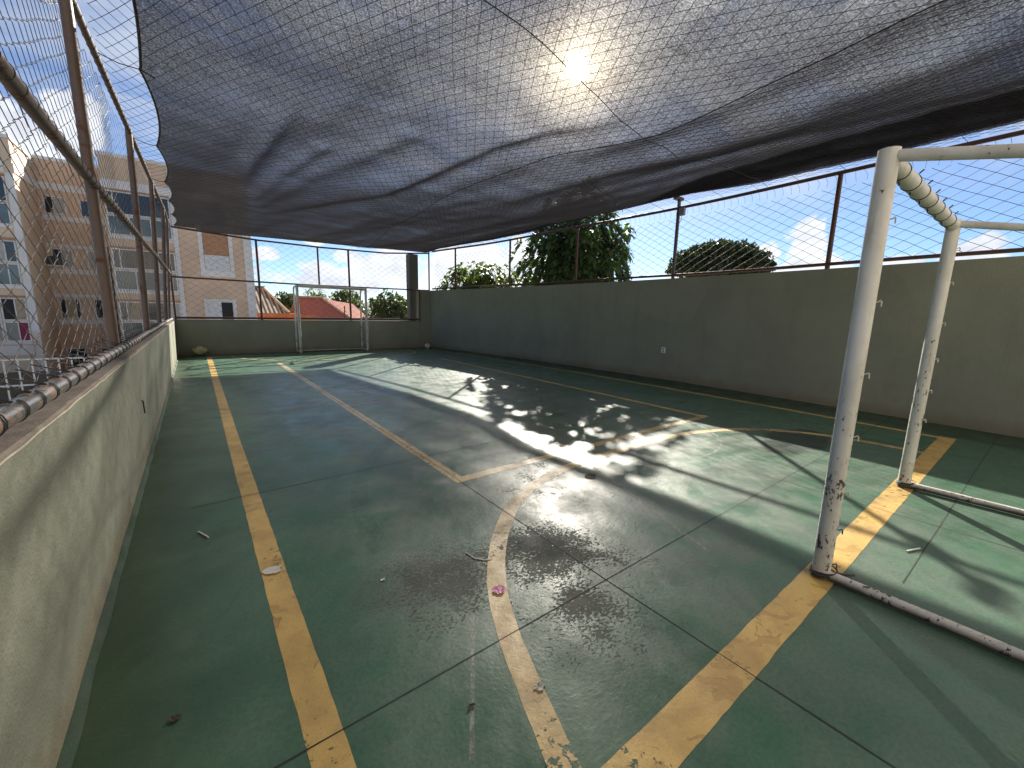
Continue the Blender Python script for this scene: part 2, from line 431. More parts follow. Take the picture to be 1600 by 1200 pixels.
w = box_wall('parapet_wall', WALLB, LX+.003, 7.36, FY, FY+.2, GZ, 1.055, 'low shaded olive wall behind the small goal at the end of the court')
MB().box(LX+.003, 7.35, FY-.012, FY+.21, 1.056, 1.078).build('coping', CAP, w)
# tall bowed wall, with its short return beside the concrete column
m = MB(); k = 40; vs = []; fs = []
for i in range(k+1):
    y = NY-.2 + (FY-NY+.2)*i/k; x = RWX(y)
    vs += [(x,y,GZ),(x,y,2.325),(x+.2,y,2.325),(x+.2,y,GZ)]
for i in range(k):
    for j in range(3): fs.append((4*i+j, 4*i+4+j, 4*i+5+j, 4*i+1+j))
fs += [(0,1,2,3), (4*k+3,4*k+2,4*k+1,4*k)]
m.add(vs, fs)
w = m.build('parapet_wall', WALLB); tag(w, 'tall olive plastered wall with an electric socket, topped by rusty net frame', 'wall')
x1 = RWX(FY)
MB().box(7.363, x1+.2, FY+.002, FY+.2, GZ, 2.327).build('return', WALLB, w)
hb = thing('bounce_block', (4, -4.4, GZ), 'unseen cream block added behind the near goal to bounce sunlight', 'building')  # out of view, added to throw sunlight back onto the court
CREAMW = mat_wall('bounce_cream_render', (.63,.575,.50), (.48,.43,.36))
MB().box(-7, 16, -8, -4.4, GZ, 9).build('wall', CREAMW, hb)
MB().box(-7.1, 16.1, -8.1, -4.3, 9.001, 9.2).build('cornice', CREAMW, hb)

# ------------------------------------------------------------------ chain link fence on the low wall
def lean(y):    # how far the fence top leans into the court
    t = min(1, max(0, (y-5)/9)); return .20*t
def FX(y, z): return -.56 + lean(y)*max(0, (z-1.03)/2.75)
fen = thing('chain_link_fence', (-.56, 7, 1.03), 'chain link fence of brown pipes standing on the low cement capped wall', 'fence')
def pipe(name, pts, r, mat, par, n=14): return MB().tube(pts, r, n).build(name, mat, par)
TOPZ = 3.80
for y in (-1.4, 1.75, 4.85, 8.12, 11.0, 13.6, 15.72):
    pipe('post', [(FX(y,1.03),y,1.03), (FX(y,2.4),y,2.4), (FX(y,TOPZ),y,TOPZ+.04)], .038 if y < 14 else .032, POST, fen, 18)
ys = [NY+.1+i*.5 for i in range(int((FY-NY)/.5))]+[15.7]
pipe('rail', [(-.56+.045, y, 1.088+.004*math.sin(y*2)) for y in ys if y < 15.75], .036, RAILW, fen, 18)
pipe('rail', [(FX(y,2.40)+.02, y, 2.40+.006*math.sin(y*1.3)) for y in ys], .035, POST, fen, 16)
pipe('rail', [(FX(y,TOPZ)+.01, y, TOPZ) for y in ys], .029, POST, fen, 12)
for y in (4.85,):
    MB().box(FX(y,TOPZ)-.32, FX(y,TOPZ)+.02, y-.05, y+.03, TOPZ+.045, TOPZ+.10).build('bracket', POSTG, fen)
# woven diamonds
m = MB(); cw, ch = .118, .112
ny = int((FY-.1-(NY+.2))/cw); z0 = 1.10; nz = int((TOPZ-z0)/(ch/2))
def fwarp(y, z):
    b = noise.noise((y*1.3, z*1.6, 3)); d = noise.noise((y*2.1+9, z*2.4, 1))
    sag = .03*math.exp(-((z-2.3)/.25)**2)
    return y + .022*d, z + .018*b - sag*abs(noise.noise((y*3,0,0))), .03*noise.noise((y*.9, z*.9, 8))
for i in range(ny):
    yb = NY+.2 + i*cw; near = yb < 7
    pts = []
    for j in range(nz+1):
        z = z0 + j*ch/2; s = 1 if ((i+j) % 2) else -1
        yy, zz, off = fwarp(yb, z)
        A = (yy + s*(cw/2+.006), zz, off)
        x = FX(yb, z) - .055 + off
        if near:
            pts.append((x - .004*s, A[0]-s*.010, zz-.010)); pts.append((x + .003*s, A[0], zz)); pts.append((x - .002*s, A[0]-s*.010, zz+.010))
        else: pts.append((x+.003*s, A[0], zz))
    m.tube(pts, .0022 if near else .0016, 4 if near else 3, cap=False, sm=near)
m.build('wire_mesh', WIRE, fen)
# tie wires wound round the pipes: one part per tie
for i in range(46):
    y = .6 + i*.21 + .03*noise.noise((i*1.7,0,0))
    m = MB()
    for d in (0, .018):
        pts = []
        for k in range(13):
            a = 2*PI*k/12 + 1.2
            pts.append((-.515+.039*math.cos(a), y + d + .05*(k/12-.5), 1.088+.039*math.sin(a)))
        m.tube([(-.625, y-.03, 1.17)] + pts, .0028, 5)
    m.build('tie_wire', WIREB, fen)
for i in range(38):
    y = 1.6 + i*.17; m = MB()
    m.ring((FX(y,2.4)+.02, y, 2.40), (.05,1,.12), .037, .0024)
    if i % 2 == 0:
        zt = 2.43
        m.tube([(FX(y,2.4)-.02, y, zt+.01), (FX(y,2.4)-.06, y+.03, zt+.05+.03*random.random()), (FX(y,2.4)-.03, y+.05, zt-.09)], .002, 4)
    m.build('tie_wire', WIREB, fen)
m = MB()
for i in range(80):
    y = 2.0 + i*.17; m.ring((FX(y,TOPZ)+.01, y, TOPZ), (.06,1,.2), .031, .0024, 10, 4)
    if i % 3 == 0:
        a = random.random()*6
        m.tube([(FX(y,TOPZ), y, TOPZ+.035), (FX(y,TOPZ)+.05*math.cos(a), y+.05, TOPZ+.08), (FX(y,TOPZ)+.07*math.cos(a), y+.08*math.sin(a), TOPZ+.04)], .002, 4)
m.build('tie_wire', WIREB, fen)['kind'] = 'stuff'

# ------------------------------------------------------------------ net frames on the end wall and the tall wall
def net_panel(P, u0, u1, z0, z1, cu, cz, r, seg=2):
    """diamond net between u0..u1, z0..z1 on surface P(u,z)"""
    m = MB(); k = cu/cz
    n = int((u1-u0 + (z1-z0)*k)/cu) + 2
    for sgn in (1, -1):
        for i in range(-1, n+1):
            c = i*cu
            pts = []
            z = z0
            while z <= z1+1e-6:
                u = (u0 + c - (z-z0)*k) if sgn > 0 else (u0 + c - (z1-z0)*k + (z-z0)*k)
                if u0-.01 <= u <= u1+.01:
                    pts.append(P(u + .012*noise.noise((u*3, z*3, 2)), z + .02*noise.noise((u*1.5, z*2, 5)) - .02*math.sin((z-z0)/(z1-z0)*PI)*0))
                z += cz/seg
            if len(pts) > 1: m.tube(pts, r, 3, cap=False, sm=False)
    return m
ef = thing('net_fence', (3.5, FY+.08, 1.08), 'rusty red pipe frame with diamond net above the low end wall', 'fence')
EY = FY+.08
for x, za, zb, r in ((-.42,1.078,3.72,.03),(1.79,1.078,3.63,.035),(3.61,2.32,3.60,.03),(4.64,1.078,3.62,.035),(6.98,2.3,3.64,.02)):
    if x == 6.98: continue
    pipe('post', [(x,EY,za),(x,EY,zb)], r, POSTR if za < 2 else POST, ef, 10)
pipe('post', [(7.34,FY-.02,1.08),(7.34,FY-.02,2.3)], .022, POSTR, ef, 8)
pipe('post', [(7.80,EY-.06,2.33),(7.80,EY-.06,3.86)], .03, POSTR, ef, 8)
pipe('rail', [(-.45,EY-.02,1.125),(7.33,EY-.02,1.15)], .034, POSTR, ef, 10)
pipe('rail', [(-.45,EY-.02,2.31),(3.5,EY-.02,2.285),(7.8,EY-.02,2.33)], .026, POSTR, ef, 10)
pipe('rail', [(-.30,EY-.02,3.72),(1.8,EY-.02,3.60),(3.7,EY-.02,3.585),(6.0,EY-.02,3.63),(7.8,EY-.04,3.80)], .028, POSTR, ef, 10)
net_panel(lambda u,z: (u, EY+.03, z), -.42, 7.3, 1.13, 3.6, .28, .19, .0024).build('netting', NETD, ef)

rf = thing('net_fence', (8.7, 6, 2.33), 'dark and rusty pipe frame with diamond net along the top of the tall wall', 'fence')
def RX(y): return RWX(y)+.10
for i, y in enumerate((14.3, 11.3, 8.45, 5.45, 2.5, -.55)):
    dk = y in (5.45, 11.3)
    zt = 4.02 if y == 5.45 else 3.88
    pipe('post', [(RX(y),y,2.326),(RX(y),y,zt)], .038 if y < 9 else .034, POSTG if dk else POSTR, rf, 12)
ysr = [NY+.05+i*.7 for i in range(26)]
ysr = [y for y in ysr if y < FY-.1]+[FY-.05]
pipe('rail', [(RX(y)-.02,y,2.405+.008*math.sin(y*1.1)) for y in ysr], .030, POSTR, rf, 10)
pipe('rail', [(RX(y)-.02,y,3.865+.012*math.sin(y*.9)) for y in ysr], .032, POSTR, rf, 10)
nm = net_panel(lambda u,z: (RX(u)+.03, u, z), NY, FY-.1, 2.42, 3.70, .27, .155, .0036)
for i in range(130):      # loose strings tying the net to the top pipe
    y = NY + i*.135
    if y > FY-.2: break
    a = noise.noise((i*2.3, 0, 0)); 
    nm.tube([(RX(y)+.03, y, 3.69), (RX(y)+.03+.02*a, y+.05*a, 3.77), (RX(y)+.0, y+.03+.05*noise.noise((i*1.1,4,0)), 3.86)], .0026, 3, cap=False)
nm.build('netting', NETD, rf)
MB().box(RX(5.45)-.16, RX(5.45)+.10, 5.40, 5.50, 4.02, 4.08).build('bracket', POSTG, rf)
jb = thing('junction_box', (RX(5.2), 5.2, 3.70), 'small grey metal box fixed under the top pipe of the net frame', 'box')
bevel(MB().box(RX(5.2)-.10, RX(5.2)-.02, 5.26, 5.38, 3.67, 3.83).build('case', simple('grey_enamel', (.20,.20,.19), .5), jb), .008)
MB().tube([(RX(5.2)-.06,5.32,3.67),(RX(5.2)-.06,5.33,3.60),(RX(5.2)-.03,5.40,3.50)], .005, 6).build('cable', CORD, jb)

# concrete column at the far corner
cc = thing('concrete_column', (7.15, FY+.42, GZ), 'square grey concrete column rising past the end wall into the shade cloth', 'column')
CONC = mat_wall('weathered_concrete', (.17,.165,.15), (.08,.075,.065))
bevel(MB().box(7.06,7.44,FY+.26,FY+.60,GZ,3.74).build('shaft', CONC, cc), .015)

# ------------------------------------------------------------------ overhead cloth and net
def seg_d(p, poly):
    best = (9e9, 0, 0); L_ = 0
    for a, b in zip(poly[:-1], poly[1:]):
        ax, ay = a; bx, by = b
        t = max(0, min(1, ((p[0]-ax)*(bx-ax)+(p[1]-ay)*(by-ay))/((bx-ax)**2+(by-ay)**2)))
        qx = ax+(bx-ax)*t; qy = ay+(by-ay)*t
        d = math.hypot(p[0]-qx, p[1]-qy)
        if d < best[0]:
            side = (bx-ax)*(p[1]-ay)-(by-ay)*(p[0]-ax)
            best = (d, 1 if side < 0 else -1, qy)
    return best
FOLD = [(1.75,11.6),(2.82,7.6),(3.08,4.6),(3.26,3.75),(3.75,2.85),(4.1,2.0)]
SEAM = [(3.95,-.6),(3.99,.7),(4.12,1.5),(4.24,2.87),(3.80,4.3),(3.68,6.6),(4.15,9.6),(4.65,12.8),(5.1,15.7)]
def ss(a, b, x):
    t = max(0, min(1, (x-a)/(b-a))); return t*t*(3-2*t)
def cloth_z(x, y):
    z = 3.76
    u = max(0, min(1, (x+.2)/8.5)); v = max(0, min(1, (y+1.7)/(FY+1.7)))
    nr = 1-.55*ss(6, 12, y)
    z -= .17*ss(1.2, 4.2, x)*nr
    z += (.17 + .16)*max(0, min(1, (x-4.2)/4.1))**1.25*nr + .16*(1-nr)*ss(7,8.3,x)
    z -= .10*math.sin(u*PI)*math.sin(min(1,v*1.0)*PI)
    z -= .06*ss(10, 15.8, y)*math.sin(u*PI)
    d, s, qy = seg_d((x,y), FOLD)
    amp = .10*ss(13, 7, qy)*ss(2.4, 4.2, qy)
    if s > 0: z -= amp*math.exp(-(d/.55)**1.5)
    else: z -= amp*math.exp(-(d/.17)**2)
    d, s, qy = seg_d((x,y), SEAM)
    z -= .035*math.exp(-(d/.4)**2)*(1-ss(5,11,qy)) + .02*math.exp(-d/.3)*(1-ss(3,6,qy))
    z -= .06*math.exp(-((d-.9)/.5)**2)*(1 if s > 0 else 0)*(1-ss(6,11,qy))
    # pulled wrinkles by the low fence side
    d, s, qy = seg_d((x,y), [(1.05,5.2),(.98,6.6),(.90,8.0),(.95,10.0)])
    z -= .075*math.exp(-(d/.13)**2)*ss(5,6.4,qy)*(1-ss(8,10,qy))
    d, s, qy = seg_d((x,y), [(1.6,6.5),(1.35,8.2),(1.2,10.4)])
    z -= .05*math.exp(-(d/.12)**2)
    d, s, qy = seg_d((x,y), [(2.3,5.2),(1.7,8.0),(1.35,11.2)])
    z -= .04*math.exp(-(d/.16)**2)
    w_ = noise.noise((x*.75+y*.12, y*.22, 0))*.085 + noise.noise((x*2.2+y*.3, y*.5, 4))*.022 + noise.noise((x*.8+3, y*2.0, 8))*.009 + noise.noise((x*7, y*3, 2))*.003
    edge = min(1, (x+.25)/.6) if x < .35 else 1
    return z + w_*max(.2, edge)
PINS = [-.5, .9, 3.4, 5.9, 8.35, 10.6, 12.3, 14.0, 15.6]
def cloth_left(y):
    for a, b in zip(PINS[:-1], PINS[1:]):
        if a <= y <= b:
            t = (y-a)/(b-a); return -.215 + .085*math.sin(t*PI)**.8 if b > 7 else -.205 + .05*math.sin(t*PI)
    return -.2
def cloth_right(y): return RX(y) - .20 - .24*ss(3.5,5,y)*(1-ss(8.5,10.5,y)) - .05*abs(math.sin(y*1.25+.6)) 
nx, nyc = 150, 210
m = MB(); vs = []; fs = []
Y0, Y1 = -.45, FY+.03
def cloth_y1(x): return Y1 - .02
for j in range(nyc+1):
    y = Y0 + (Y1-Y0)*j/nyc
    xl, xr = cloth_left(y), cloth_right(y)
    for i in range(nx+1):
        x = xl + (xr-xl)*i/nx
        z = cloth_z(x, y)
        # hem lifted onto the pipes at the far end and the tall wall
        tz = 3.74 if x < .3 else 3.66+.02*x
        k = ss(FY-1.1, FY, y)
        z = z*(1-k) + tz*k
        k = ss(xr-.5, xr, x)*(1-ss(FY-1.5, FY, y))
        z = z*(1-k) + (3.935 + .03*ss(3.5,5,y)*(1-ss(8.5,10.5,y)) - .03*ss(8,11,y))*k
        vs.append((x, y, z))
for j in range(nyc):
    for i in range(nx): a = j*(nx+1)+i; fs.append((a, a+1, a+nx+2, a+nx+1))
m.add(vs, fs, True)
cl = m.build('shade_cloth', CLOTH); tag(cl, 'black woven shade cloth sagging over the whole court in folds', 'shade cloth')
GRID = vs
def cz_at(x, y):
    j = max(0, min(nyc, int(round((y-Y0)/(Y1-Y0)*nyc)))); yl = Y0+(Y1-Y0)*j/nyc
    xl, xr = cloth_left(yl), cloth_right(yl)
    t = (x-xl)/(xr-xl)
    if t < 0: return GRID[j*(nx+1)][2]
    if t > 1: return GRID[j*(nx+1)+nx][2]
    f = t*nx; i = min(nx-1, int(f)); f -= i
    return GRID[j*(nx+1)+i][2]*(1-f) + GRID[j*(nx+1)+i+1][2]*f
# second layer added along the tall wall to darken the cloth there
m = MB(); hv = []; hf = []; hn = 16
for j in range(nyc+1):
    y = Y0 + (Y1-Y0)*j/nyc; xr = cloth_right(y); wd = (1.55 + .20*noise.noise((y*.8,0,2)) + .07*noise.noise((y*4,0,6)))*(1-.82*ss(3.4, 6.4, y))
    for i in range(hn+1):
        x = xr - .01 - wd + wd*i/hn
        hv.append((x, y, cz_at(x, y)+.03))
for j in range(nyc):
    for i in range(hn): a = j*(hn+1)+i; hf.append((a, a+1, a+hn+2, a+hn+1))
m.add(hv, hf, True); m.build('dark_band_layer', CLOTH, cl)
m = MB()
m.tube([(cloth_left(Y0+(Y1-Y0)*j/nyc), Y0+(Y1-Y0)*j/nyc, GRID[j*(nx+1)][2]) for j in range(nyc+1)], .013, 6)
m.build('edge_cord', CORD, cl)
m = MB()
pts = []
yy = -.4
while yy < 15.6:
    # x of the seam at this y
    for a, b in zip(SEAM[:-1], SEAM[1:]):
        if a[1] <= yy <= b[1]:
            t = (yy-a[1])/(b[1]-a[1]); t2 = t*t*(3-2*t)*.5 + t*.5; x = a[0]+(b[0]-a[0])*t2; break
    pts.append((x, yy, cz_at(x, yy)-.012)); yy += .1
m.tube(pts, .005, 5); m.build('seam', CORD, cl)
for y in PINS[1:-1]:
    a = (FX(y,TOPZ)+.01, y-.05, TOPZ); b = (cloth_left(y), y, cz_at(cloth_left(y), y))
    mid = ((a[0]+b[0])/2, y-.02, (a[2]+b[2])/2-.02)
    m = MB().tube([a, mid, b], .005, 5)
    m.tube([b, (b[0]+.10, y+.05, b[2]-.02)], .006, 5)
    m.build('tie_cord', CORD, cl)
for i in range(24):
    y = -.3+i*.68
    if y < FY-.4: MB().tube([(RX(y)-.02,y,3.89),(cloth_right(y),y+.05,cz_at(cloth_right(y)-.01,y))], .004, 4).build('tie_cord', CORD, cl)
# support line crossing under the cloth
m = MB(); pts = []
for i in range(60):
    t = i/59; x = -.3 + t*9.0; y = 2.55 + .22*t*3 + .25*math.sin(t*3)*.2
    pts.append((x, 2.80+(x-2)*.12, cz_at(x, 2.80+(x-2)*.12)-.045))
sc = m.tube(pts, .004, 5).build('support_cable', CORD); tag(sc, 'thin dark cable strung across the court just under the shade cloth', 'cable')

# knotted net under the cloth
m = MB()
def net_z(x, y):
    t = ss(-.5, .3, x)
    base = TOPZ - .03 if x < 0 else 3.75
    zc = cz_at(x, y) - .028
    if x < cloth_left(y)-.01: 
        k = (x+.56)/(cloth_left(y)+.56); return (TOPZ-.01)*(1-k) + zc*k - .02*math.sin(max(0,min(1,k))*PI)
    return zc
A1, A2 = R(-25), R(31); sp = .105
for ang, sgn in ((A1,1),(A2,-1)):
    dx, dy = math.sin(ang), math.cos(ang)       # direction of the strings
    nxx, nyy = dy, -dx
    for i in range(-190, 190):
        c = i*sp; pts = []; run = []
        for k in range(-20, 200):
            s_ = k*.16
            x = nxx*c + dx*s_; y = nyy*c + dy*s_
            x += .035*noise.noise((x*.8, y*.8, 3+sgn)); y += .035*noise.noise((x*.8, y*.8, 9+sgn))
            inside = (-.50 <= x <= RX(min(max(y,NY),FY))-.08) and (-.4 <= y <= FY-.05)
            if inside: run.append((x, y, net_z(x, y)))
            elif run: break
        if len(run) > 1: m.tube(run, .0024, 3, cap=False, sm=False)
on = m.build('overhead_net', NETC); tag(on, 'dark knotted diamond net stretched beneath the shade cloth from fence to fence', 'net')

# ------------------------------------------------------------------ goals
def hook(c, d, s=1):
    c = Vector(c); d = Vector(d)
    p = [c, c+d*.016, c+d*.026+Vector((0,0,.007)), c+d*.030+Vector((0,0,.0)), c+d*.031+Vector((0,0,-.022))]
    return MB().tube(p, .0038*s, 5)
def make_goal(name, x0, x1, y, back, h, label, near):
    """front frame at y, frame reaching to y+back"""
    g = thing(name, ((x0+x1)/2, y, 0), label, 'goal', 'small football goals')
    r = .044; rs = .027
    sg = 1 if back > 0 else -1
    for x in (x0, x1):
        lx = x
        MB().tube([(lx,y,.012),(lx,y,h-.03),(lx,y,h)], r, 24).build('post', GOAL, g)
    MB().tube([(x0+r*.6,y,h-.045),(x1-r*.6,y,h-.045)], r*.97, 24).build('crossbar', GOAL, g)
    for x in (x0, x1):
        xx = x
        dz = .21 if near else .06
        yb = abs(back)*.74
        pts = [(xx,y+sg*.03,h-.035),(xx,y+sg*yb,h-.035-dz*yb)]
        for k in range(1,7):
            a = k/6*PI/2*.92; pts.append((xx, y+sg*(yb+.12*math.sin(a)), h-.035-dz*(yb+.12*math.sin(a))-.12*(1-math.cos(a))))
        pts.append((xx, y+back, .45)); pts.append((xx, y+back, .03))
        MB().tube(pts, rs, 14).build('rear_frame', GOAL, g)
        MB().tube([(xx,y+sg*.04,.032),(xx,y+back,.032)], rs, 14).build('ground_bar', GOAL, g)
    MB().tube([(x0,y+back,.032),(x1,y+back,.032)], rs, 14).build('ground_bar', GOAL, g)
    if near:
        dr = Vector((.55,-.8,0)).normalized()
        for (x, zs) in ((x0, (1.95,1.55,1.18,.84,.52,.30,.09)), (x1, (2.05,1.78,1.45,1.15,.88,.62,.36))):
            for z in zs: hook((x+dr.x*r*.9, y+dr.y*r*.9, z), dr).build('net_hook', HOOKM if z > .5 else DARKST, g)
        for i in range(7):
            x = x0+.25+i*(x1-x0-.4)/6.5
            mm = MB().ring((x,y,h-.045), (1,.1,0), r*1.01, .003, 18, 5)
            mm.tube([(x,y-.03,h-.005),(x+.01,y-.045,h+.014)], .004, 4); mm.tube([(x+.02,y,h-.092),(x+.03,y,h-.108)], .004, 4)
            mm.build('cable_tie', DARKST, g)
        # twisted wire round the feet
        for x in (x0, x1):
            mm = MB()
            for k in range(4):
                mm.ring((x+.004*k, y-.003*k, .022+.009*k), (.12*(-1)**k,.15,1), r*1.12+.004*k, .004, 20, 5)
            mm.tube([(x+.05,y-.02,.03),(x+.10,y-.09,.02),(x+.15,y-.12,.015)], .006, 5)
            mm.build('wire_binding', DARKST, g)
    return g
make_goal('football_goal', 2.73, 4.915, .60, -.85, 2.27, 'white chipped steel goal frame with black ties, standing on the near goal line', True)
make_goal('football_goal', 2.735, 4.94, 15.05, .62, 2.24, 'small pale goal frame in front of the low end wall', False)

# ------------------------------------------------------------------ small things
so = thing('wall_socket', (RWX(5.47), 5.47, .69), 'white electric socket plate on the tall olive wall', 'socket')
wx = RWX(5.47)
bevel(MB().box(wx-.014, wx-.001, 5.42, 5.52, .625, .755).build('plate', simple('white_plastic', (.80,.78,.72), .4), so), .004)
for dz in (-.03, .03): MB().box(wx-.018, wx-.013, 5.445, 5.495, .69+dz-.02, .69+dz+.02).build('outlet', simple('grey_plastic', (.22,.21,.19), .5), so)

def blob(name, at, rad, mat, label, cat, sq=(1,1,1), amp=.15, fr=9, sub=3):
    bm = bmesh.new(); bmesh.ops.create_icosphere(bm, subdivisions=sub, radius=1)
    for v in bm.verts:
        k = 1 + amp*noise.noise(v.co*fr*.3+Vector(at)) + amp*.5*noise.noise(v.co*fr)
        v.co = Vector((v.co.x*sq[0], v.co.y*sq[1], v.co.z*sq[2]))*k*rad
    zmin = min(v.co.z for v in bm.verts)
    for f in bm.faces: f.smooth = True
    me = bpy.data.meshes.new(name); bm.to_mesh(me); bm.free(); me.materials.append(mat)
    o = bpy.data.objects.new(name, me); COL.objects.link(o); o.location = (at[0], at[1], at[2]-zmin)
    return tag(o, label, cat)
blob('ball', (7.36,15.15,0), .11, simple('white_rubber', (.50,.48,.42), .5), 'small white ball lying in the far corner', 'ball', amp=.0)
blob('crumpled_bag', (.07,15.45,0), .16, simple('pale_yellow_plastic', (.42,.38,.20), .5), 'crumpled pale yellow bag lying against the low end wall', 'bag', (1.15,.8,.8), .45, 7)
# litter
PINK = simple('pink_foil', (.55,.22,.36), .35)
m = MB(); vs = []; fs = []
for j in range(7):
    for i in range(7):
        x = (i-3)*.011; y = (j-3)*.009
        vs.append((1.16+x*.9-y*.5, 1.58+y+x*.4, .008+.014*abs(noise.noise((i*.9,j*.9,4)))+.012*abs(noise.noise((i*2,j*2,1)))))
for j in range(6):
    for i in range(6):
        if (i,j) in ((0,0),(5,5),(0,5),(5,0),(4,5)): continue
        a = j*7+i; fs.append((a,a+1,a+8,a+7))
m.add(vs, fs); tag(m.build('sweet_wrapper', PINK), 'crumpled pink sweet wrapper on the worn yellow arc', 'wrapper')
WST = simple('white_stick', (.62,.60,.54), .5)
def stick(pts, r, name, mat, label, cat): return tag(MB().tube(pts, r, 6).build(name, mat), label, cat)
stick([(-.095,3.19,.006),(-.045,3.07,.007)], .005, 'lolly_stick', WST, 'short white stick on green floor near the low wall', 'stick')
stick([(1.20,1.98,.004),(1.21,1.90,.004),(1.25,1.85,.004),(1.29,1.83,.004)], .003, 'paper_strip', WST, 'curled white paper strip beside the pink wrapper', 'paper')
stick([(3.62,.31,.006),(3.50,.355,.006)], .005, 'drinking_straw', WST, 'white straw lying against the near goal ground bar', 'straw')
def chip(name, at, r, mat, label, cat, seed, lift=.003):
    m = MB(); n = 13; vs = []
    for k in range(n):
        a = 2*PI*k/n; q = r*(1+.9*noise.noise((math.cos(a)*1.4+seed, math.sin(a)*1.4, seed)))
        vs.append((at[0]+q*math.cos(a)*1.2, at[1]+q*math.sin(a)*.8, lift+.004+.006*noise.noise((k*.8, seed, 0))))
    vs.append((at[0], at[1], lift+.002)); m.add(vs, [(k, (k+1)%n, n) for k in range(n)])
    return tag(m.build(name, mat), label, cat)
LEAFD = simple('dry_leaf', (.035,.022,.014), .7)
chip('paper_scrap', (.235,2.46), .045, WST, 'torn white paper scrap stuck on the yellow side line', 'paper', 3)
chip('dry_leaf', (2.75,2.363), .05, LEAFD, 'dark dry leaf in the sunlit patch by the arc', 'leaf', 5)
chip('dry_leaf', (-.18,1.695), .017, LEAFD, 'dark leaf lying on green floor by the low wall', 'leaf', 8)
chip('dry_leaf', (.70,1.11), .012, LEAFD, 'tiny dark leaf crumb between side line and arc', 'leaf', 9)
chip('grey_patch', (.955,1.02), .020, GREY_P, 'small bare grey patch on the yellow arc', 'patch', 2, .002)
chip('paper_scrap', (.70,2.02), .010, WST, 'white paper dot on green floor left of the arc', 'paper', 11)
chip('paper_scrap', (.795,.80), .006, WST, 'tiny white paper speck at the foot of the arc', 'paper', 12)
stick([(LX+.001,5.13,.57),(LX+.012,5.14,.56),(LX+.014,5.15,.44)], .006, 'iron_hook', WIREB, 'thin black iron hook sticking from the low olive wall', 'hook')

# ------------------------------------------------------------------ apartment building
BY, BR = 30.0, 33.5
bd = thing('apartment_building', (-3, BY, GZ), 'beige and white apartment block with glazed balconies behind the chain link fence', 'building')
BEIGE = mat_wall('beige_render', (.72,.525,.37), (.58,.42,.29))
CREAM = mat_wall('cream_render', (.74,.58,.42), (.6,.46,.32))
WHITE = mat_wall('white_render', (.80,.77,.73), (.6,.56,.5))
BROWN = simple('brown_panel', (.42,.22,.115), .7)
FRAMEW = simple('white_aluminium', (.66,.65,.62), .4)
GL_D = mat_glass('dark_glass', (.035,.04,.045)); GL_G = mat_glass('green_glass', (.13,.17,.165), .12); GL_B = simple('black_opening', (.006,.006,.006), .6)
CURT = simple('pale_curtain', (.42,.40,.36), .8); CURT2 = simple('beige_curtain', (.40,.31,.20), .8); SHUT = simple('white_shutter', (.64,.63,.62), .5)
REDC = simple('red_cloth', (.25,.02,.06), .8)
MB().box(-3.12, 3.13, BY, BY+12, GZ, 8.80).build('wall', BEIGE, bd)
MB().box(-14, -6.0, BY, BY+12, GZ, 8.78).build('wall', CREAM, bd)
MB().box(-6.0, -3.12, BR, BY+12, GZ, 8.90).build('wall', BEIGE, bd)
for (a, b, y, z) in ((-3.2, 3.21, BY-.08, 8.80), (-14, -5.94, BY-.08, 8.78), (-5.93, -3.21, BR-.08, 8.90)):
    MB().box(a, b, y, y+.5 if y < BR-1 else y+.4, z, z+.16).build('cornice', WHITE, bd)
MB().box(-5.998,-5.93, BY+.43, BR-.5, 8.78, 8.93).build('cornice', WHITE, bd)
MB().box(3.13,3.20, BY+.43, BY+12, 8.80, 8.95).build('cornice', WHITE, bd)
def bar(a, b, y, z0, z1, mat, name='band', d=.05): return MB().box(a, b, y-d, y-.001, z0, z1).build(name, mat, bd)
bar(-3.12,-.50, BY, 7.25, 7.70, WHITE); bar(-14,-6.26, BY, 7.30, 7.78, WHITE)
bar(-5.99,-3.13, BR, 7.42, 7.78, WHITE); MB().box(-6.0,-5.955, BY+.02, BR-.06, 7.36, 7.76).build('band', WHITE, bd)
bar(-.50,-.30, BY, GZ, 8.79, WHITE, 'pilaster', .06); bar(2.70,3.13, BY, GZ, 8.79, WHITE, 'pilaster', .06); bar(-6.26,-6.0, BY, GZ, 7.29, WHITE, 'pilaster', .07)
MB().box(-6.27,-5.98, BY-.02, BY+.001, 7.80,8.77).build('pilaster', CREAM, bd)
def window(x0, x1, z0, z1, y, panes, fr=.05, name='window', mid=None, d=.04):
    """frame with panes: panes = list of (x fraction a, b, material)"""
    m = MB(); Yf = y-d
    m.box(x0, x1, Yf, y-.001, z0, z0+fr).box(x0, x1, Yf, y-.001, z1-fr, z1)
    m.box(x0, x0+fr, Yf, y-.001, z0+fr, z1-fr).box(x1-fr, x1, Yf, y-.001, z0+fr, z1-fr)
    xs = sorted({round(p[0],3) for p in panes if p[0] > 0})
    for t in xs:
        xc = x0+(x1-x0)*t; m.box(xc-fr*.4, xc+fr*.4, Yf+.004, y-.001, z0+fr, z1-fr)
    if mid: m.box(x0+fr, x1-fr, Yf-.03, y-.001, mid-.05, mid+.05)
    w = m.build(name, FRAMEW, bd)
    for (a, b, mat) in panes:
        xa = max(x0+fr, x0+(x1-x0)*a+fr*.4); xb = min(x1-fr, x0+(x1-x0)*b-fr*.4)
        MB().box(xa, xb, y-.016, y-.002, z0+fr, z1-fr).build('pane' if mat not in (SHUT,) else 'shutter', mat, w)
    return w
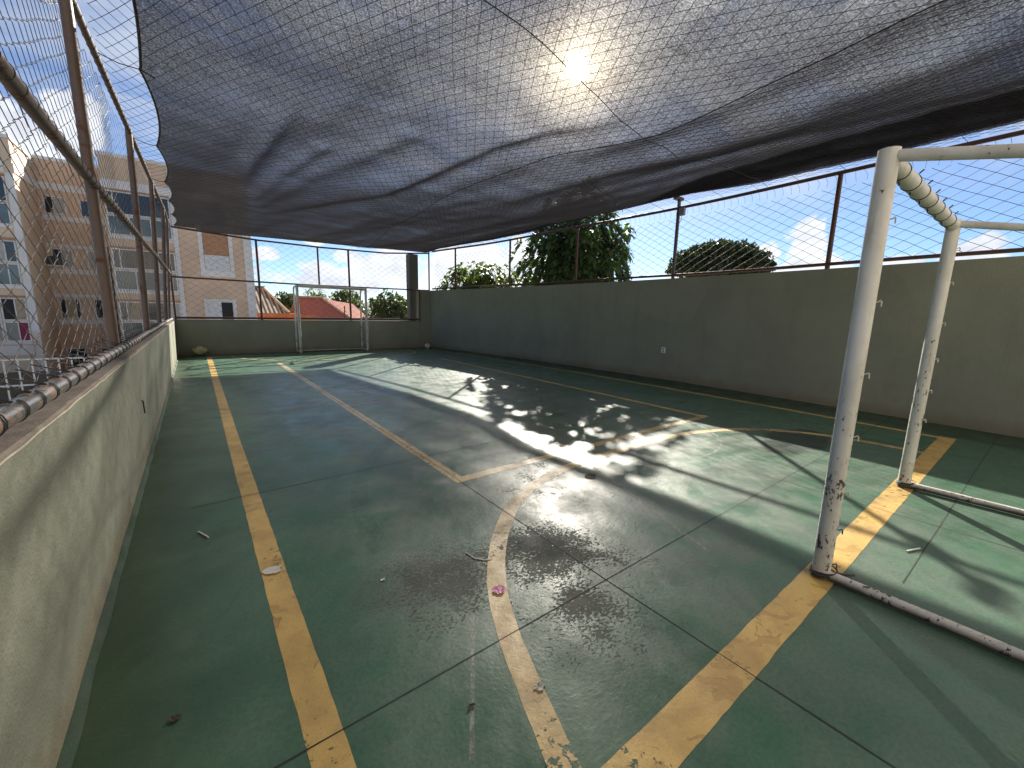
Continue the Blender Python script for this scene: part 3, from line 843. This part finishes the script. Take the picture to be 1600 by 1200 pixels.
# tower part on the right: one window column
bar(.56,.76, BY, 3.55, 8.0, WHITE, 'trim', .05); bar(1.98,2.18, BY, 3.55, 8.0, WHITE, 'trim', .05); bar(.56,2.18, BY, 3.20, 3.545, WHITE, 'trim', .05)
bar(.76,1.98, BY, 4.42, 5.95, BROWN, 'panel', .03)
window(.78,1.96,3.56,4.40, BY, [(0,.5,SHUT),(.5,1,SHUT)], .04)
window(.78,1.96,5.97,7.1, BY, [(0,.5,SHUT),(.5,1,GL_D)], .05)
for (z0) in (.55, -2.2):
    m = MB().box(.56,2.10,BY-.05,BY-.001,z0+1.24,z0+1.38).box(.56,.70,BY-.05,BY-.001,z0,z0+1.24).box(1.96,2.10,BY-.05,BY-.001,z0,z0+1.24).box(.56,2.10,BY-.05,BY-.001,z0-.14,z0)
    m.build('trim', WHITE, bd)
    window(.71,1.95,z0+.01,z0+1.23, BY, [(0,.52,SHUT),(.52,1,GL_B)], .03)
# glazed balconies
for (z0, z1, mid, k) in ((5.02,7.18,6.0,0),(2.24,4.35,3.28,1),(-.50,1.66,.60,2),(-3.2,-1.1,-2.2,3)):
    top = [GL_D, GL_D, CURT2, GL_D][k]
    w1 = window(-3.06,-.52, mid+.05, z1, BY, [(0,.12,GL_D),(.12,.42,top if k else GL_D),(.42,.72,GL_D),(.72,1,GL_D if k != 2 else CURT)], .06, 'balcony_window')
    w2 = window(-3.06,-.52, z0, mid, BY, [(0,.33,GL_G),(.33,.66,GL_G),(.66,1,GL_G)], .06, 'balcony_screen')
    bar(-3.1,-.5, BY, z0-.16, z0-.02, WHITE, 'slab_edge', .08)
    if k < 3: bar(-3.1,-.52, BY, z1+.02, z1+.10, BROWN, 'blind_box', .06)
for (z0, z1, mid, k) in ((5.0,7.1,5.96,0),(2.26,4.30,3.27,1),(-.36,1.68,.58,2)):
    for (xa, xb, q) in ((-7.1,-6.30,0),(-8.3,-7.14,1),(-10.2,-8.5,2)):
        top = [[GL_D,GL_D],[GL_D,CURT],[CURT2,GL_B]][k]
        window(xa, xb, mid+.05, z1, BY, [(0,.55,top[(q+1)%2]),(.55,1,top[q%2])], .05, 'balcony_window')
        window(xa, xb, z0, mid, BY, [(0,.55,GL_G),(.55,1,GL_G if k < 2 else (REDC if q == 0 else CURT2))], .05, 'balcony_screen')
    bar(-10.3,-6.27, BY, z1+.02, z1+.12, BROWN, 'blind_box', .06)
    bar(-10.3,-6.27, BY, z0-.14, z0-.01, WHITE, 'slab_edge', .08)
bar(-14,-6.27, BY, -1.02,-.55, WHITE, 'slab_edge', .12)
# recessed facade
for (z0, z1, k) in ((6.20,7.12,0),(3.42,4.42,1),(.66,1.76,2),(-2.1,-1.0,3)):
    window(-5.80,-4.98, z0, z1, BR, [[(0,.42,GL_B),(.42,1,CURT)],[(0,.45,GL_D),(.45,1,CURT)],[(0,.3,GL_B),(.3,.75,CURT2),(.75,1,GL_B)],[(0,.5,GL_D),(.5,1,GL_D)]][k], .05)
    window(-4.44,-4.05, z0, z1, BR, [(0,1,[GL_D,CURT,GL_B,GL_D][k])], .05)
    bar(-5.95,-3.3, BR, z0-.32, z0-.06, WHITE, 'band', .06)
    if k in (1,2): bar(-5.95,-3.3, BR, z1+.06, z1+.24, WHITE, 'band', .05)
for x in (-3.72, -3.55): MB().tube([(x, BR-.06, GZ), (x, BR-.06, 4.6), (x-.03, BR-.05, 4.7)], .035, 6).build('downpipe', POSTG, bd)
acu = thing('air_conditioner', (-5.62, BR-.4, 3.5), 'dark air conditioner on a white bracket below an apartment window', 'air conditioner')
bevel(MB().box(-5.93,-5.42, BR-.36, BR-.08, 3.52, 3.98).build('casing', simple('dark_casing', (.05,.05,.055), .5), acu), .02)
MB().box(-5.97,-5.38, BR-.40, BR-.062, 3.45, 3.515).build('bracket', FRAMEW, acu)
# low porch roof and white railing between the court and the block
pr = thing('yard_railing', (-5.2, 24, GZ), 'white railing and pergola posts in the yard below the apartment block', 'railing')
for i in range(16):
    x = -8.4+i*.36; MB().tube([(x,24,GZ),(x,24,-.72)], .028, 6).build('baluster', FRAMEW, pr)
for z in (-.70,-1.7): MB().tube([(-8.5,24,z),(-2.9,24,z)], .035, 8).build('rail', FRAMEW, pr)
wh = thing('yard_wall', (-5.2, 25.5, GZ), 'grey rendered yard wall at the foot of the apartment block', 'wall')
MB().box(-11,-2.4,25.4,25.6,GZ,-1.35).build('panel', CONC, wh)

# ------------------------------------------------------------------ roofs beyond the end wall
TILE = M('red_tiles'); c = TILE.co(); x_, y_, z_ = TILE.xyz(c)
wv = TILE.n('TexWave', {'wave_type':'BANDS','bands_direction':'X'}, Vector=c, Scale=1.6, Distortion=.4).outputs[1]
wv2 = TILE.n('TexWave', {'wave_type':'BANDS','bands_direction':'Z'}, Vector=c, Scale=2.6, Distortion=.6).outputs[1]
kk = TILE.mix(TILE.ramp(TILE.noise(c, .9, 6, .7), .35, .65), (.42,.13,.085), (.33,.12,.09))
kk = TILE.mix(TILE.ramp(TILE.noise(c, 5, 4, .7), .5, .75, 0, .6), kk, (.20,.09,.07))
TILE = TILE.done(TILE.pbr(kk, .85, 0, TILE.bump(TILE.math('ADD', wv, wv2), .6, .05), .3))
CORR = M('fibre_cement_roof'); c = CORR.co()
wv = CORR.n('TexWave', {'wave_type':'BANDS','bands_direction':'X'}, Vector=c, Scale=1.15, Distortion=.1).outputs[1]
kk = CORR.mix(CORR.ramp(wv, .25, .75), (.055,.045,.04), (.27,.25,.22))
kk = CORR.mix(CORR.ramp(CORR.noise(c, 1.2, 5, .7), .45, .7, 0, .6), kk, (.07,.055,.045))
CORR = CORR.done(CORR.pbr(kk, .9, 0, CORR.bump(wv, .7, .06), .2))
BRICK = M('orange_brick'); c = CORR and BRICK.co()
br = BRICK.n('TexBrick', None, Vector=BRICK.map(c, rot=(PI/2,0,0)), Color1=(.50,.17,.06,1), Color2=(.40,.14,.055,1), Mortar=(.36,.24,.15,1), Scale=3.0)
BRICK = BRICK.done(BRICK.pbr(BRICK.mix(BRICK.ramp(BRICK.noise(c, 1.0, 5, .7), .5, .75, 0, .5), br.outputs[0], (.42,.27,.16)), .9, 0, None, .2))
hs = thing('brick_house', (4.2, 34.5, GZ), 'unplastered orange brick house with corrugated fibre cement roof', 'house')
MB().box(1.5,6.1,34,39.5,GZ,1.12).build('wall', BRICK, hs)
m = MB(); m.add([(1.0,34.2,1.14),(5.6,34.2,1.14),(4.6,38.6,3.05),(1.0,38.6,3.05),(1.0,34.2,1.06),(5.6,34.2,1.06),(4.6,38.6,2.97),(1.0,38.6,2.97)], [(0,1,2,3),(7,6,5,4),(0,4,5,1),(1,5,6,2),(2,6,7,3),(3,7,4,0)])
m.build('roof', CORR, hs)
m = MB()
for i in range(4): m.tube([(5.6-i*.004,34.2+i*.01,1.17),(4.6,38.6,3.08)], .09, 8)
m.build('ridge', simple('pale_ridge', (.30,.24,.19), .85), hs)
MB().box(1.0,4.7,38.55,38.8,2.9,3.2).build('ridge', simple('grey_ridge', (.12,.11,.10), .9), hs)
for i in range(3): MB().box(4.25+i*.14,4.34+i*.14,33.97,33.995,.52,.66).build('vent_hole', GL_B, hs)
MB().box(5.75,7.2,33.0,33.3,GZ,.98).build('side_wall', BRICK, hs)
th = thing('tiled_house', (9, 38, GZ), 'house with a red tiled hip roof beyond the end wall', 'house')
MB().box(7.2,12.2,36.6,42,GZ,.55).build('wall', CREAM, th)
def slope(name, a, b, c_, d, mat, th_=.08):
    v = [Vector(p) for p in (a,b,c_,d)]; n = (v[1]-v[0]).cross(v[3]-v[0]).normalized()*th_
    return MB().add([*v, *[p-n for p in v]], [(0,1,2,3),(7,6,5,4),(0,4,5,1),(1,5,6,2),(2,6,7,3),(3,7,4,0)]).build(name, mat, th)
slope('roof', (6.75,36.0,.35),(11.0,36.0,.35),(9.0,39.0,2.42),(6.9,39.0,2.42), TILE)
slope('roof', (11.05,36.0,.33),(12.9,37.2,.33),(11.9,40.0,2.05),(9.05,39.05,2.40), TILE)
slope('roof', (6.9,39.02,2.40),(9.0,39.02,2.40),(11.0,42.5,.4),(6.75,42.5,.4), TILE)
m = MB().tube([(11.0,36.0,.42),(9.0,39.0,2.48)], .10, 8); m.tube([(9.0,39.0,2.48),(6.9,39.0,2.48)], .10, 8); m.build('ridge', simple('mortared_ridge', (.38,.28,.22), .9), th)
lo = thing('metal_shed', (8.5, 27, GZ), 'low dark metal shed roof just beyond the end wall', 'shed')
MB().box(5.9,12.5,26.0,28.5,.80,.90).build('roof', simple('grey_sheet', (.13,.13,.14), .6), lo)
MB().box(6.0,12.4,26.1,28.4,GZ,.795).build('wall', CONC, lo)
po = thing('utility_pole', (9.6, 33, GZ), 'thin dark utility pole in front of the red tiled roof', 'pole')
MB().tube([(9.2,33,GZ),(9.2,33,1.75)], .05, 8).build('shaft', POSTG, po)

# far hill with a dotted town
HILLM = simple('hazy_hill', (.20,.225,.215), 1, 0, .35, .06)
m = MB(); vs = []; fs = []; nn = 90
for i in range(nn+1):
    a = R(-25 + 90*i/nn); dist = 300
    hgt = 6.5 + 5*noise.noise((i*.12, 0, 0)) + 4.5*ss(18, 30, math.degrees(a)) + 1.4*noise.noise((i*.9, 3, 0))
    for (dd, hh) in ((250, GZ-.5), (275, GZ+hgt*.6), (300, hgt), (420, hgt*.9), (520, GZ-.5)):
        vs.append((dd*math.sin(a), dd*math.cos(a), hh + (noise.noise((i*1.9, dd, 1))*.9 if hh > 0 else 0)))
for i in range(nn):
    for j in range(4): fs.append((5*i+j, 5*i+5+j, 5*i+6+j, 5*i+1+j))
m.add(vs, fs, True); o = m.build('hills', HILLM); o['kind'] = 'structure'

# ------------------------------------------------------------------ trees
def leaf(m, base, d, up, ln, w, droop):
    """one bent pointed leaf"""
    d = d.normalized(); s = d.cross(up)
    if s.length < 1e-3: s = d.cross(Vector((1,0,0)))
    s.normalize()
    p1 = base + d*ln*.42 + Vector((0,0,-droop*ln*.12)); p2 = base + d*ln*.78 + Vector((0,0,-droop*ln*.42)); p3 = base + d*ln*.95 + Vector((0,0,-droop*ln*.85))
    m.add([base, p1+s*w*.5, p1-s*w*.5, p2+s*w*.40, p2-s*w*.40, p3], [(0,2,1),(1,2,4,3),(3,4,5)], True)
def rnd_dir():
    while True:
        v = Vector((random.uniform(-1,1),random.uniform(-1,1),random.uniform(-1,1)))
        if .05 < v.length < 1: return v.normalized()
BARK = simple('bark', (.10,.075,.055), .9, 0, .3, 8, .6, 30)
def limbs(m, base, top, r, tips, seed):
    rr = random.Random(seed)
    base = Vector(base); top = Vector(top)
    pts = [base.lerp(top, t) + Vector((noise.noise((t*3, seed, 0))*.12, noise.noise((t*3, seed, 5))*.12, 0)) for t in (0,.2,.4,.6,.8,1)]
    m.tube(pts, r, 10, radii=[r*(1-.6*t) for t in (0,.2,.4,.6,.8,1)])
    for tip in tips:
        s = pts[rr.choice((3,4,5))]; tip = Vector(tip); mid = s.lerp(tip, .5) + Vector((0,0,.15*(tip-s).length))
        m.tube([s, mid, tip], r*.3, 6, radii=[r*.35, r*.22, r*.08])
def drooping_tree(name, c, rad, base, n, ln, wd, mat, label, nl=9, bump=.3):
    t = thing(name, base, label, 'tree', 'trees beyond the tall wall')
    c = Vector(c); m = MB(); tips = []
    for i in range(n):
        v = rnd_dir(); q = random.random()**.45
        k = q*(1 + bump*noise.noise(v*1.9+c))
        p = c + Vector((v.x*rad[0], v.y*rad[1], v.z*rad[2]))*k
        if i % max(1, n//26) == 0: tips.append(p.copy())
        out = (Vector((v.x, v.y, max(v.z, -.1)*.6+.25))).normalized()
        for j in range(nl):
            a = 2*PI*j/nl + random.random()*.6
            u = out.cross(Vector((0,0,1))); u = u.normalized() if u.length > .01 else Vector((1,0,0)); w = out.cross(u)
            d = (out*random.uniform(.25,.9) + (u*math.cos(a)+w*math.sin(a))*.8).normalized()
            leaf(m, p + d*.02, d, Vector((0,0,1)), ln*random.uniform(.7,1.15), wd*random.uniform(.8,1.1), random.uniform(.35,.95))
    m.build('crown', mat, t)
    tm = MB(); limbs(tm, base, c + Vector((0,0,rad[2]*.35)), .17, tips, 3); tm.build('trunk', BARK, t)
    return t
LF1 = mat_leaf('dark_green_leaf', (.030,.062,.018), (.075,.125,.032), .36)
LF2 = mat_leaf('yellow_green_leaf', (.07,.11,.022), (.13,.16,.035), .42)
LF3 = mat_leaf('small_dark_leaf', (.020,.032,.014), (.045,.06,.022), .22)
LF4 = mat_leaf('far_green_leaf', (.040,.065,.022), (.075,.10,.035), .3)
LF5 = mat_leaf('far_pale_leaf', (.10,.13,.05), (.16,.18,.07), .3)
drooping_tree('broadleaf_tree', (11.45,11.15,3.55), (2.05,2.05,2.45), (11.45,11.15,GZ), 1150, .31, .125, LF1, 'tall dark broadleaf tree with drooping leaves rising above the tall wall')
drooping_tree('broadleaf_tree', (10.1,15.35,2.45), (1.75,1.75,1.15), (10.1,15.35,GZ), 420, .32, .115, LF2, 'low yellow green tree tops peeking over the far end of the tall wall')
def bushy_tree(name, c, rad, base, n, ln, mat, label, group, flat=.4, bump=.25, tr=.15):
    t = thing(name, base, label, 'tree', group)
    c = Vector(c); m = MB(); tips = []
    for i in range(n):
        v = rnd_dir()
        if v.z < -flat: v.z *= .4; v.normalize()
        q = random.random()**.32
        k = q*(1 + bump*noise.noise(v*2.6+c) + bump*.7*noise.noise(v*6+c))
        p = c + Vector((v.x*rad[0], v.y*rad[1], v.z*rad[2]))*k
        if i % max(1, n//18) == 0: tips.append(p.copy())
        d = (v*.7 + rnd_dir()).normalized()
        for j in range(3):
            d2 = (d + rnd_dir()*.8).normalized()
            leaf(m, p, d2, rnd_dir(), ln*random.uniform(.6,1.2), ln*.42, random.uniform(0,.5))
    m.build('crown', mat, t)
    tm = MB(); limbs(tm, base, c + Vector((0,0,rad[2]*.2)), tr, tips, 5); tm.build('trunk', BARK, t)
    return t
bushy_tree('round_tree', (26.8,13.5,4.85), (2.6,2.9,1.35), (26.8,13.5,GZ), 5200, .27, LF3, 'dense round dark tree far behind the tall wall', 'trees beyond the tall wall', .25, .16, .25)
EG = 'trees beyond the end wall'
bushy_tree('leafy_tree', (14.6,37.6,1.2), (1.9,1.9,2.0), (14.6,37.6,GZ), 1500, .34, LF4, 'rounded green tree right of the red tiled house', EG, .8)
bushy_tree('leafy_tree', (17.4,40.2,.2), (1.7,1.7,1.6), (17.4,40.2,GZ), 700, .34, LF3, 'low dark tree beside the concrete column', EG, .8)
bushy_tree('leafy_tree', (12.4,41.5,1.0), (1.3,1.3,1.6), (12.4,41.5,GZ), 700, .32, LF4, 'ragged green tree behind the red tiled roof end', EG, .8)
drooping_tree('palm_like_tree', (10.9,48.5,2.6), (1.7,1.7,.95), (10.9,48.5,GZ), 60, .95, .10, LF5, 'pale feathery tree top above the red tiled roof', 8)
bushy_tree('leafy_tree', (13.9,49.0,2.7), (1.5,1.5,1.0), (13.9,49.0,GZ), 500, .36, LF4, 'dark loose tree top above the tiled roof ridge', EG, .8)
bushy_tree('leafy_tree', (8.4,52.0,2.2), (1.3,1.3,.9), (8.4,52.0,GZ), 400, .38, LF4, 'small dark tree top left of the feathery one', EG, .8)

# ------------------------------------------------------------------ sun and sky
sun = bpy.data.lights.new('sun', 'SUN'); sun.energy = 5.0; sun.angle = R(.53); sun.color = (1, .93, .82)
so_ = bpy.data.objects.new('sun', sun); COL.objects.link(so_)
so_.rotation_euler = SUN.to_track_quat('Z', 'Y').to_euler(); so_.location = (30,30,30)

W = bpy.data.worlds.new('World'); S.world = W; W.use_nodes = True
class WM(M):
    def __init__(s, t):
        s.t = t; t.nodes.clear(); s.out = t.nodes.new('ShaderNodeOutputWorld')
w = WM(W.node_tree)
sky = w.n('TexSky', {'sky_type': 'NISHITA', 'sun_disc': False, 'sun_elevation': R(27.76), 'sun_rotation': R(44.94), 'air_density': .75, 'dust_density': .15, 'ozone_density': 2.2})
SKY = .05
skyc = w.mix(1.0, sky.outputs[0], (SKY*.86,SKY*.95,SKY*1.10,1), 'MULTIPLY')
dr = w.co('Generated'); dx, dy, dz = w.xyz(dr)
dzc = w.math('MAXIMUM', dz, .0)
den = w.math('ADD', dzc, .16)
pl = w.n('CombineXYZ', None, X=w.math('DIVIDE', dx, den), Y=w.math('DIVIDE', dy, den), Z=w.math('MULTIPLY', dz, 2.0)).outputs[0]
cum = w.noise(w.map(pl, (1,1,1), (3.1,1.7,0)), 1.9, 9, .58, .25)
cov = w.noise(w.map(pl, (1,1,1), (8.3,2.2,0)), .62, 3, .5)
cmask = w.ramp(w.math('ADD', cum, w.math('MULTIPLY', w.math('SUBTRACT', cov, .5), .55)), .50, .63)
cir = w.noise(w.map(pl, (.35,1.6,1), (1,4,0), (0,0,.6)), 1.6, 8, .62, .6)
sd = w.n('VectorMath', {'operation': 'DOT_PRODUCT'}, i0=dr, i1=tuple(SUN)).outputs['Value']
near = w.ramp(sd, .45, .97)
cirm = w.math('MULTIPLY', w.ramp(cir, .34, .70, .1, .75), w.ramp(dz, .16, .34))
# heaped clouds standing on the horizon
def puff(m0, d, rx, rz, gain):
    d = Vector(d).normalized(); az = math.atan2(d.x, d.y)
    a = w.math('SUBTRACT', w.math('ARCTAN2', dx, dy), az)
    e = w.math('SUBTRACT', w.math('ARCSINE', dz), math.asin(d.z))
    a = w.math('DIVIDE', a, rx); e = w.math('DIVIDE', e, rz)
    g = w.math('SUBTRACT', 1.0, w.math('SQRT', w.math('ADD', w.math('MULTIPLY', a, a), w.math('MULTIPLY', e, e))))
    g = w.math('MULTIPLY', g, gain)
    return g if m0 is None else w.math('MAXIMUM', m0, g)
pm = None
PUFFS = [(72.0,8.0,2.6,3.6,1.0),(72.6,5.2,5.0,2.6,1.0),(67.9,7.4,2.2,1.9,1.0),(84.5,6.3,3.6,2.3,1.0),(80.0,5.6,3.0,1.8,1.0),(64,3.5,14,2.4,.7),
         (-7.3,15.6,3.6,3.4,1.0),(-11.5,14.0,4.5,3.4,1.0),(-16,12,7,3.5,1.0),(0,10,4,3,.8),(15,3.8,10,2.6,1.0),(21,5.6,8,3.0,1.0),(7.6,6.2,2.3,1.1,.9),(31,5.0,9,5.0,1.1),(12,8.3,3.0,1.0,.8),(40,6,10,5,.9)]
for (az, el, rx, rz, gn) in PUFFS:
    d = (math.cos(R(el))*math.sin(R(az)), math.cos(R(el))*math.cos(R(az)), math.sin(R(el)))
    pm = puff(pm, d, R(rx), R(rz), gn)
pn = w.noise(w.map(dr, (1,1,1.25)), 15, 8, .62, .1)
pmask = w.ramp(w.math('ADD', pm, w.math('MULTIPLY', w.math('SUBTRACT', pn, .5), 1.9)), .16, .42)
shade = w.ramp(w.noise(w.map(dr, (1,1,1.4), (0,0,.035)), 17, 6, .6), .3, .7, .78, 1.08)
glowk = w.ramp(sd, .3, 1.0, 1.0, 1.3)
ccol = w.mix(1.0, (CLOUD[0],CLOUD[1],CLOUD[2],1), w.n('CombineColor', None, i0=w.math('MULTIPLY', shade, glowk), i1=w.math('MULTIPLY', shade, glowk), i2=w.math('MULTIPLY', w.math('MULTIPLY', w.ramp(shade,.78,1.08,1.06,1.0), shade), glowk)).outputs[0], 'MULTIPLY')
veil = w.mix(near, (CLOUD[0]*.85,CLOUD[1]*.88,CLOUD[2]*.92,1), (CLOUD[0]*1.15,CLOUD[1]*1.12,CLOUD[2]*1.05,1))
col = w.mix(w.math('MULTIPLY', cirm, w.ramp(sd, .2, .8, .04, 1.0)), skyc, veil)
col = w.mix(w.math('MULTIPLY', w.math('MULTIPLY', cmask, w.ramp(sd, .35, .8, .12, 1)), w.ramp(dz, .3, .5)), col, ccol)
col = w.mix(pmask, col, ccol)
# the sun itself and the bright air round it
ang = w.math('ARCCOSINE', w.math('MINIMUM', sd, 1.0))
disc = w.ramp(ang, R(.5), R(1.3), SUN_DISC, 0)
aur = w.math('MULTIPLY', w.math('EXPONENT', w.math('MULTIPLY', ang, -1/R(2.3))), AUR1)
aur2 = w.math('MULTIPLY', w.math('EXPONENT', w.math('MULTIPLY', ang, -1/R(9.0))), AUR2)
tot = w.math('ADD', disc, w.math('ADD', aur, aur2))
add = w.mix(1.0, (1.0,.82,.55,1), w.n('CombineColor', None, i0=tot, i1=tot, i2=tot).outputs[0], 'MULTIPLY')
col = w.mix(1.0, col, add, 'ADD')
bg = w.n('Background', None, Color=col, Strength=1.0)
w.t.links.new(bg.outputs[0], w.out.inputs['Surface'])

# ------------------------------------------------------------------ view
S.render.engine = 'CYCLES'
S.cycles.use_denoising = True
S.cycles.max_bounces = 8; S.cycles.transparent_max_bounces = 24; S.cycles.diffuse_bounces = 4
S.cycles.caustics_reflective = False; S.cycles.caustics_refractive = False
S.cycles.sample_clamp_indirect = 6
S.view_settings.view_transform = 'Standard'; S.view_settings.look = 'None'
S.view_settings.exposure = EXPOSURE; S.view_settings.gamma = 1
